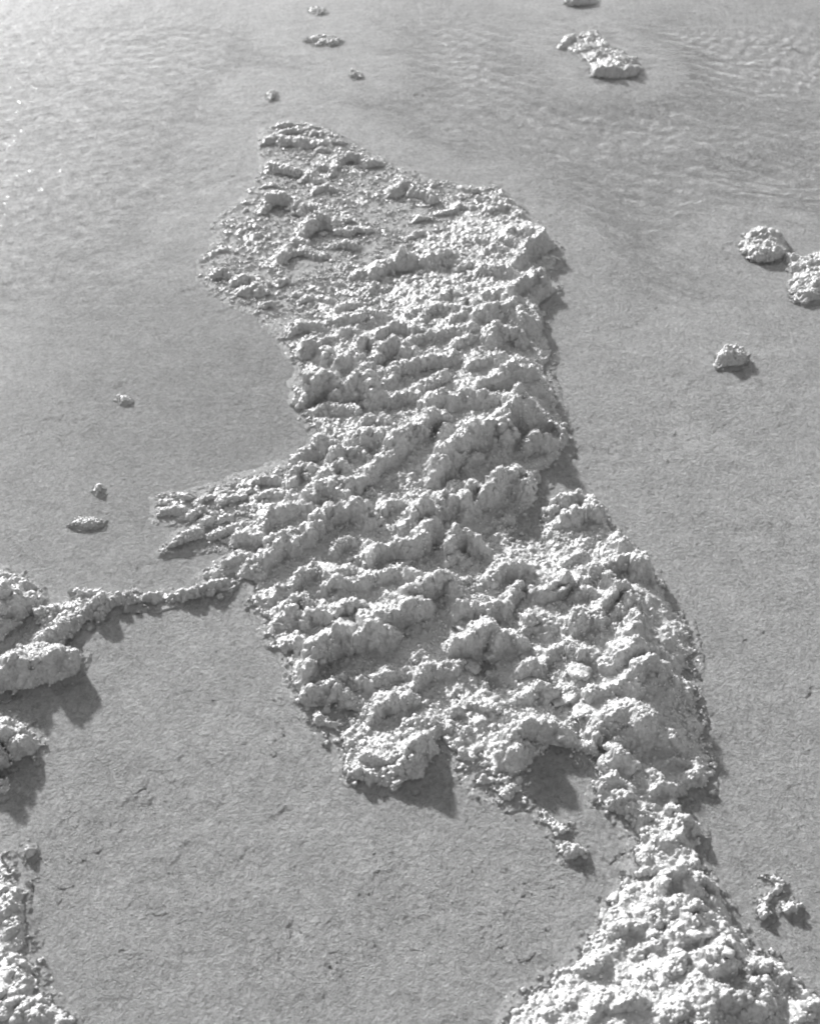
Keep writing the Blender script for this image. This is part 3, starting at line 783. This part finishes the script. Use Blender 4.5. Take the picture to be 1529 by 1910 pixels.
main_strokes += S_(M, [
 ([(320,70),(420,30),(520,80)],11),([(330,280),(380,240),(460,250)],10),([(300,390),(360,370)],8),([(400,440),(470,410),(560,400)],10),([(520,500),(600,470),(700,520)],10),([(570,590),(640,560)],8),([(620,690),(700,650)],8),([(740,190),(800,240),(830,300)],9),
 ([(740,350),(800,310),(900,320),(980,340)],9),([(930,420),(1000,510)],8),([(1000,560),(1110,600),(1120,740)],9),([(960,680),(1010,600)],6),([(1090,780),(1110,880)],7),([(640,890),(740,820)],6),([(800,760),(900,720)],5),([(850,480),(900,430)],5)])
FORMS.append(Formation('salt_crust','large lumpy white salt crust running down the middle, ridged and broken','salt crust',main_outline,main_ctrl,main_strokes,fall=0.013,apron=0.022,dx=0.00118,thin=0.6,nodules=1.2,dyf=1.0,seed=1))

# ---- the mound at lower right
mound_outline=[(1165,1634),(1230,1622),(1310,1630),(1345,1650),(1372,1700),(1390,1740),(1428,1772),(1462,1803),(1490,1828),(1523,1846),(1560,1880),(1580,1990),(900,1990),(935,1890),(960,1866),(1015,1815),(1080,1770),(1104,1728),(1132,1680)]
mound_ctrl=[(1200,1650,8),(1270,1650,14),(1340,1680,12),(1370,1730,6),(1150,1700,6),(1220,1710,12),(1290,1720,22),(1340,1740,12),(1110,1770,5),(1180,1770,10),(1260,1780,16),(1320,1790,28),(1370,1790,16),(1400,1780,6),(1020,1840,4),(1100,1830,7),(1150,1820,6),(1230,1830,16),(1310,1850,28),(1380,1850,20),(1440,1820,12),(1490,1850,6),
 (960,1890,4),(1060,1890,8),(1160,1890,14),(1260,1890,20),(1350,1890,18),(1400,1890,14),(1470,1890,8),(1520,1900,14),(1100,1960,12),(1300,1960,20),(1500,1960,14)]
mound_strokes=S_(Nn,[([(1280,160),(1340,90),(1440,90),(1490,130)],19),([(820,300),(880,240)],8),([(780,490),(850,410),(960,440)],11),([(690,590),(740,560)],7),([(740,840),(800,780)],11),([(860,520),(960,510),(1060,520)],13),([(1190,450),(1300,400),(1420,300)],19),([(1110,400),(1200,350),(1300,330)],12),
 ([(330,880),(420,850),(510,830)],7),([(600,690),(700,640)],6),([(640,850),(720,830)],7),([(700,1220),(760,1160),(820,1060)],12),([(880,1130),(980,1090),(1080,1090)],13),([(1280,1250),(1360,1220),(1440,1230)],16),([(1060,740),(1110,700)],9),([(1180,680),(1240,670)],9),([(340,1230),(380,1200)],7),([(470,1140),(560,1100)],6),([(960,90),(1050,70)],8),([(1140,590),(1220,580),(1300,600)],8)])
mound_strokes+=S_(O,[([(540,150),(620,110),(720,140)],19),([(520,250),(570,190),(600,240)],15),([(480,400),(560,370),(600,380)],17),([(460,560),(500,510),(600,500),(680,550)],22),([(700,700),(770,650),(850,700)],22),([(690,850),(760,830),(860,800)],16),([(720,1170),(800,1080),(930,1090)],22),([(940,880),(1000,850),(1100,870)],14),([(1000,980),(960,1040)],12),
 ([(1180,900),(1270,890),(1350,920)],15),([(1090,1040),(1120,1010),(1180,1030)],18),([(1060,1180),(1120,1120),(1180,1150)],22),([(1400,1010),(1470,1000)],14),([(1430,1170),(1500,1130)],14),([(900,540),(960,580)],9),([(740,510),(780,540)],8),([(660,290),(730,320)],9),([(750,600),(800,590)],9),([(1380,1240),(1430,1220)],12),([(330,900),(400,830),(480,740)],12),([(380,1230),(480,1200)],14)])
FORMS.append(Formation('salt_mound','bright white salt mound with dark hollows at the bottom right','salt mound',mound_outline,mound_ctrl,mound_strokes,fall=0.016,apron=0.014,dx=0.00085,seed=2,rough=0.75,nodules=0.6,grains=0.4,lift=1.7))

# ---- things along the left edge
FORMS.append(Formation('salt_mound','glittering rounded salt mound above the thin ridge at the left edge','salt mound',
  [(-60,1050),(0,1056),(24,1064),(60,1080),(74,1094),(76,1118),(72,1140),(40,1160),(20,1200),(-60,1220)],
  [(0,1065,6),(40,1085,8),(70,1100,5),(0,1100,16),(40,1120,14),(-40,1120,18),(0,1160,6),(40,1150,4),(-40,1190,5)],
  S_(Pp,[([(-200,480),(0,465),(90,415),(180,420),(270,385),(315,420)],28,40),([(0,330),(60,280),(160,260)],9),([(0,230),(100,195)],7),([(0,690),(50,660),(90,630)],15),([(180,300),(250,300)],7),([(90,380),(160,360)],8)]),fall=0.014,seed=3,lift=1.2,lump=1.0))
FORMS.append(Formation('salt_ridge','thin winding salt ridge joining the left edge to the main crust','salt ridge',
  [(40,1200),(66,1166),(72,1140),(100,1128),(140,1120),(140,1100),(190,1100),(215,1108),(245,1098),(270,1112),(300,1102),(345,1106),(385,1096),(410,1090),(440,1085),(440,1100),(400,1110),(360,1120),(300,1128),(255,1128),(215,1140),(190,1160),(150,1172),(120,1190),(110,1214),(60,1222)],
  [(80,1180,5),(130,1160,7),(180,1135,7),(240,1110,6),(300,1112,4),(360,1112,4),(420,1096,4)],
  S_(Pp,[([(270,800),(350,740),(470,660),(600,600),(720,590),(790,530)],16,20),([(640,540),(740,480),(820,440),(920,410),(1030,345)],14,17),([(1060,420),(1200,375),(1270,375)],11),([(1290,410),(1400,400),(1520,380)],9),([(310,560),(350,520),(430,500)],9),([(600,380),(700,370),(780,360)],7),([(470,520),(580,490)],6),([(340,600),(390,580)],5)])
  +S_(Q,[([(370,1060),(460,1050),(540,1040),(640,1005),(740,975)],12,14)]),fall=0.010,apron=0.014,seed=4,lift=1.2,ragged=1.3,nodules=1.8,taper=0.008,lump=1.5))
FORMS.append(Formation('salt_block','tall salt block with a sharp lit top edge and a broad shaded face at left','salt block',
  [(-60,1240),(0,1226),(30,1216),(70,1206),(112,1200),(128,1214),(158,1226),(156,1246),(140,1262),(100,1280),(60,1288),(20,1290),(-60,1300)],
  [(0,1240,18),(60,1225,20),(110,1220,22),(145,1235,16),(60,1260,8),(0,1270,8),(110,1260,9),(-40,1250,18)],
  S_(Pp,[([(-200,1000),(0,985),(120,915),(250,885),(400,850),(480,825)],30,34),([(480,850),(540,862),(615,866)],26,24),([(200,1030),(230,1000)],18,14),([(0,1170),(60,1160)],10)]),fall=0.012,seed=5,lift=1.2,lump=1.0))
FORMS.append(Formation('salt_block','rounded salt lump with a shaded front below the sharp edged block','salt block',
  [(-60,1330),(0,1330),(26,1332),(56,1346),(72,1372),(80,1390),(70,1412),(40,1424),(0,1440),(-60,1450)],
  [(0,1345,12),(40,1355,12),(60,1380,10),(0,1380,22),(-40,1390,22),(40,1395,12),(10,1420,6)],
  S_(R,[([(-200,460),(0,420),(100,355),(200,320),(260,300)],30,44),([(0,230),(100,170),(200,210)],9),([(270,350),(340,340)],8),([(30,600),(60,580)],9),([(130,290),(210,270)],10)]),fall=0.014,seed=6,lift=1.15,lump=1.0))
FORMS.append(Formation('salt_islet','few small bright salt nubs half sunk in shadow at the left edge','salt islet',
  [(-60,1455),(0,1450),(22,1452),(26,1466),(20,1478),(0,1484),(-60,1490)],[(0,1462,4),(16,1462,3),(-40,1470,6)],
  S_(R,[([(0,690),(40,665),(80,650)],8),([(70,730),(100,725)],7)]),fall=0.008,apron=0.01,seed=7,group='small salt islets scattered round the main crust'))
FORMS.append(Formation('salt_islet','pale salt nubs on the bed above the bottom left crust','salt islet',
  [(38,1592),(52,1578),(70,1584),(72,1596),(58,1606),(40,1606)],[(56,1590,4)],
  S_(R,[([(190,1255),(240,1240)],9),([(240,1200),(280,1215)],8)]),fall=0.008,apron=0.01,seed=8,group='small salt islets scattered round the main crust'))
FORMS.append(Formation('salt_crust','wet ribbed salt crust filling the bottom left corner','salt crust',
  [(-60,1580),(0,1584),(18,1580),(22,1612),(28,1622),(16,1640),(48,1656),(44,1690),(46,1722),(60,1744),(50,1776),(70,1800),(72,1846),(100,1860),(112,1878),(134,1904),(150,1990),(-60,1990)],
  [(0,1600,4),(14,1630,5),(30,1660,7),(20,1700,6),(40,1730,8),(10,1750,6),(30,1790,5),(55,1810,8),(30,1840,9),(70,1870,8),(20,1880,8),(100,1900,6),(-40,1700,9),(-40,1850,10)],
  S_(S,[([(50,80),(110,50)],8),([(0,190),(60,160)],10),([(120,240),(200,200)],11),([(0,300),(60,270)],8),([(10,430),(60,350),(140,340)],15),([(60,550),(120,500),(190,470)],12),([(180,610),(250,580)],10),([(110,740),(200,800),(300,830)],15,14),([(90,900),(150,850)],8),([(160,960),(200,890)],9),([(130,1040),(200,990)],11),([(300,1090),(360,1050),(420,1070)],12),([(310,1250),(420,1160),(470,1140)],11),([(0,1050),(40,1010)],10),([(60,1150),(130,1090)],9),([(20,1200),(50,1150)],8),([(480,1240),(540,1230)],10),([(150,1240),(220,1190)],8)]),fall=0.012,dx=0.0009,seed=9,rough=0.75,nodules=0.5,grains=0.4,lift=1.6))

# ---- small islets out in the water
def islet(label, outline, ctrl, strokes, seed, **kw):
    a = dict(group='small salt islets scattered round the main crust', fall=0.010, apron=0.010, taper=0.009, dx=0.0012, seed=seed, ragged=0.8, grains=1.0, lift=0.8, nodules=1.0, broad=1.5, rough=0.8); a.update(kw)
    FORMS.append(Formation('salt_islet', label, 'salt islet', outline, ctrl, strokes, **a))
islet('long pale islet of salt stepping down to the right near the top',[(1036,88),(1058,66),(1105,60),(1132,78),(1160,96),(1185,106),(1198,126),(1188,140),(1140,146),(1102,142),(1098,122),(1084,104),(1064,94)],
  [(1060,80,2),(1110,75,3),(1140,100,3),(1160,125,4),(1120,130,3)],[([(1038,86),(1060,72),(1075,66)],7),([(1092,70),(1112,62),(1136,80)],8),([(1080,92),(1100,86)],5),([(1120,96),(1145,98)],6),([(1105,128),(1135,116),(1160,110),(1180,112)],8),([(1103,138),(1130,130),(1160,122),(1188,128)],14)],11)
islet('sliver of salt cut off by the top edge',[(1050,4),(1065,-6),(1110,-8),(1118,4),(1090,10),(1060,8)],[(1080,2,5)],[([(1056,4),(1080,0),(1104,0)],9)],12)
islet('three tiered knob of salt at the right with a dark shadow',[(1380,464),(1390,440),(1412,428),(1455,434),(1462,452),(1470,468),(1456,484),(1410,486),(1394,476)],
  [(1420,440,8),(1415,460,8),(1430,475,8),(1455,460,6)],[([(1390,446),(1412,431),(1455,437)],13),([(1383,463),(1402,453),(1435,451)],12),([(1396,474),(1412,470),(1440,476)],14),([(1443,462),(1458,470)],10)],13,fall=0.008)
islet('broken salt patch running out of the right edge',[(1450,466),(1474,472),(1495,478),(1529,472),(1570,470),(1580,560),(1529,562),(1500,568),(1480,556),(1470,520),(1474,494)],
  [(1480,482,4),(1510,490,7),(1540,500,9),(1490,520,6),(1520,530,9),(1500,555,5),(1550,540,10)],[([(1456,472),(1476,479),(1500,479)],8),([(1512,482),(1545,476)],10),([(1472,500),(1500,500)],8),([(1505,520),(1520,508),(1535,505)],11),([(1478,545),(1490,535)],8),([(1495,548),(1515,542)],9),([(1515,530),(1540,525)],12),([(1480,556),(1505,558)],8)],14)
islet('lone salt knob right of the main crust with a lit crest and shadow',[(1336,680),(1340,664),(1360,652),(1392,654),(1396,668),(1380,684),(1350,690)],
  [(1365,668,5)],[([(1338,674),(1352,662),(1372,654),(1390,658)],20,22),([(1335,682),(1346,678)],6)],15)
islet('little cluster of glinting salt grains left of the main crust',[(130,978),(145,966),(180,962),(196,968),(190,978),(160,984)],[(160,972,3)],[([(134,976),(150,969),(178,968)],6),([(160,976),(185,974)],5)],16,fall=0.006,apron=0.008,rough=0.45,grains=2.0,lift=0.8)
islet('single tiny salt nub above the glinting cluster at left',[(172,915),(178,904),(192,906),(196,918),(182,922)],[(183,912,3)],[([(177,911),(186,908)],8)],17,fall=0.006,apron=0.008,rough=0.45,grains=2.0,lift=0.8)
islet('tiny bright salt nub just above the tip of the main crust',[(496,180),(500,168),(514,170),(518,182),(506,188)],[(506,178,3)],[([(499,176),(512,174)],8)],18,fall=0.006,apron=0.008,rough=0.45,grains=2.0,lift=0.8)
islet('low smear of salt at the top left of centre',[(566,74),(590,66),(625,66),(642,76),(620,86),(590,82)],[(605,75,3)],[([(572,74),(600,68),(622,74)],6),([(608,78),(630,78)],6)],19,fall=0.008,apron=0.01,rough=0.45,grains=2.0,lift=0.8)
islet('tiny salt nub below the low smear near the top',[(650,138),(658,130),(672,132),(676,142),(662,146)],[(663,138,3)],[([(654,136),(668,134)],6)],20,fall=0.006,apron=0.008,rough=0.45,grains=2.0,lift=0.8)
islet('faint salt speck at the very top left of centre',[(574,20),(580,12),(606,14),(614,22),(594,26)],[(594,19,2)],[([(578,18),(600,16)],3)],21,fall=0.006,apron=0.008,rough=0.45,grains=2.0,lift=0.8)
islet('tiny salt speck in the calm water left of the crust',[(216,742),(222,734),(240,736),(242,746),(226,748)],[(229,740,2)],[([(219,741),(236,739)],3)],22,fall=0.006,apron=0.008,rough=0.45,grains=2.0,lift=0.8)
islet('crumbling salt nub alone on the bed below the main crust',[(1038,1586),(1046,1572),(1064,1570),(1090,1584),(1094,1600),(1070,1606),(1046,1602)],[(1060,1586,5)],
  [([(1042,1584),(1056,1574)],10),([(1062,1580),(1084,1582)],11),([(1050,1602),(1066,1592)],6)],23,fall=0.007,apron=0.012,dx=0.0009)
islet('short trail of salt crumbs leading down from the main crust',[(996,1515),(1004,1500),(1020,1506),(1040,1524),(1062,1536),(1070,1552),(1050,1560),(1020,1550),(1004,1532)],[(1012,1515,4),(1040,1545,3)],
  [([(1002,1512),(1016,1506)],9),([(1006,1532),(1020,1534)],6),([(1030,1548),(1056,1546)],6)],24,fall=0.007,apron=0.012,dx=0.0009)
islet('curved row of three salt nubs on the bed at lower right',[(1418,1698),(1424,1672),(1436,1650),(1428,1636),(1440,1632),(1462,1648),(1460,1662),(1438,1680),(1436,1704),(1424,1708)],[(1430,1690,4),(1448,1656,4)],
  [([(1430,1638),(1438,1640)],6),([(1446,1650),(1458,1654)],9),([(1424,1692),(1432,1678)],9),([(1424,1702),(1432,1700)],8)],25,fall=0.006,apron=0.012,dx=0.0009)
islet('pair of joined salt nubs beside the curved row at lower right',[(1456,1684),(1470,1676),(1486,1680),(1498,1690),(1490,1702),(1474,1704),(1462,1696)],[(1478,1690,4)],
  [([(1462,1684),(1470,1680)],7),([(1474,1696),(1484,1684),(1492,1688)],11)],26,fall=0.006,apron=0.012,dx=0.0009)
bed = build_bed()
water = build_water()
for f in FORMS: f.build()

# ---- flat plates and loose blocks caught in the crust
def pieces(form, o, rows):
    for k, r in enumerate(rows):
        form.piece(C(o[0], o[1], r[0]), r[1], seed=int(o[0]) + k * 7, **(r[2] if len(r) > 2 else {}))
main, mound = FORMS[0], FORMS[1]
pieces(main, E, [([(935,1020),(980,950),(1020,950),(1015,1060),(950,1070)],9,dict(tilt=34))])
pieces(main, G, [([(510,140),(690,140),(660,200),(800,250),(830,300),(700,325),(600,270),(575,190)],7),
  ([(660,750),(760,720),(770,680),(820,645),(940,680),(970,740),(900,810),(730,830)],20,dict(tilt=6,rnd=4)),([(1235,215),(1290,170),(1400,185),(1410,215),(1380,245),(1300,230)],8,dict(tilt=24)),
  ([(1010,570),(1060,510),(1130,510),(1200,570),(1190,630),(1100,640)],7,dict(tilt=8)),([(620,880),(640,845),(690,840),(715,880),(670,905)],13,dict(name='nodule',rnd=3))])
pieces(main, Hh, [([(410,930),(490,955),(580,1030),(570,1100),(480,1080),(420,1030)],8,dict(tilt=10)),([(400,650),(500,620),(600,750),(470,770),(340,720)],7,dict(tilt=4)),
  ([(1250,1060),(1310,1020),(1400,1015),(1460,1070),(1440,1140),(1350,1160),(1290,1120)],17,dict(tilt=12,rnd=4)),
  ([(890,1080),(960,1040),(1030,1060),(1020,1110),(930,1120)],11,dict(tilt=20)),([(1090,490),(1180,450),(1280,380),(1275,480),(1230,550)],7,dict(tilt=36)),([(610,800),(650,770),(700,775),(700,830),(650,850)],10)])
pieces(main, J, [([(370,590),(450,520),(520,540),(600,570),(520,650),(400,690)],8,dict(tilt=10)),([(190,540),(260,490),(350,470),(410,510),(390,560),(240,600)],8,dict(tilt=16)),
  ([(610,880),(640,835),(700,815),(760,830),(755,900),(700,920)],14,dict(tilt=10,rnd=4)),([(570,715),(590,700),(620,705),(622,730),(590,740)],9,dict(name='nodule',rnd=2.2))])
pieces(main, Lq, [([(930,790),(950,760),(1000,765),(1012,810),(970,840),(935,830)],16,dict(name='nodule',rnd=2.2)),([(900,410),(1000,400),(1035,430),(1010,470),(940,470)],12,dict(tilt=4,rnd=4))])
pieces(main, K, [([(855,800),(890,775),(940,820),(945,860),(900,890),(850,870)],9,dict(tilt=-20))])
pieces(mound, O, [([(470,560),(500,510),(600,500),(690,560),(670,600),(520,600)],14,dict(tilt=16,rnd=4)),([(715,690),(770,650),(850,700),(835,760),(740,745)],14,dict(tilt=14,rnd=4))])
pieces(mound, Nn, [([(800,310),(860,230),(910,230),(890,320)],8,dict(tilt=22))])

# ---- flakes and crystals lying on the bed
rng = np.random.default_rng(5)
def clear_of_salt(x, y, m):
    k = np.ones(len(x), bool)
    for f in FORMS: k &= poly_sdist(f.P, x, y) < -m
    return k
variants = []
for v in range(8):
    n = 11
    ang = np.sort(rng.random(n) * 2 * np.pi * 0.35 + np.arange(n) * 2 * np.pi / n)
    rad = 0.65 + 0.5 * rng.random(n)
    top = np.stack([np.cos(ang) * rad, np.sin(ang) * rad, 0.10 + 0.10 * rng.random(n)], 1); mid = top * [0.55, 0.55, 0] + [0, 0, 0.17]; bot = top * [1.06, 1.06, 0] + [0, 0, -0.2]
    V = np.concatenate([bot, top, mid, [[0, 0, 0.18]]])
    F = []
    for k in range(n):
        k2 = (k + 1) % n
        for a_ in (0, n): F += [(a_ + k, a_ + k2, a_ + n + k2), (a_ + k, a_ + n + k2, a_ + n + k)]
        F.append((2 * n + k, 2 * n + k2, 3 * n))
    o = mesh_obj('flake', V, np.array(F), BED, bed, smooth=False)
    variants.append(o)
uu = rng.random(2600) * 1529; vv = 780 + 1130 * rng.random(2600) ** 0.7
q, _ = ground(np.stack([uu, vv], 1)); q = q[clear_of_salt(q[:, 0], q[:, 1], 0.012)]
dens = fbm(q[:, 0], q[:, 1], 0.10, 2, 505)
q = q[dens > -0.05][:300]
hz = bed_height(q[:, 0], q[:, 1]) - depth(q[:, 0], q[:, 1])
for k, (x, y) in enumerate(q):
    o = variants[k] if k < 8 else bpy.data.objects.new('flake', variants[k % 8].data)
    if k >= 8:
        scn.collection.objects.link(o); o.parent = bed
        o.cycles.is_caustics_receiver = True
    r = 0.0030 + 0.0058 * rng.random() ** 1.8
    o.location = (x, y, hz[k] - 0.0001)
    o.scale = (r, r * (0.7 + 0.4 * rng.random()), r * 0.40)
    o.rotation_euler = (rng.normal() * 0.05, rng.normal() * 0.05, rng.random() * 6.28)
uu = rng.random(15000) * 1529; vv = 500 + 1410 * rng.random(15000)
q, _ = ground(np.stack([uu, vv], 1)); q = q[clear_of_salt(q[:, 0], q[:, 1], 0.004)]
q = q[fbm(q[:, 0], q[:, 1], 0.06, 3, 515) > 0.02]
hz = bed_height(q[:, 0], q[:, 1]) - depth(q[:, 0], q[:, 1])
gv, gf = crystals(np.stack([q[:, 0], q[:, 1], hz], 1), np.tile([[0, 0, 1.0]], (len(q), 1)), 0.0005 + 0.0007 * rng.random(len(q)) ** 3, rng)
g = mesh_obj('grains', gv, gf, BED_CRYSTAL, bed, smooth=False)
g['kind'] = 'stuff'
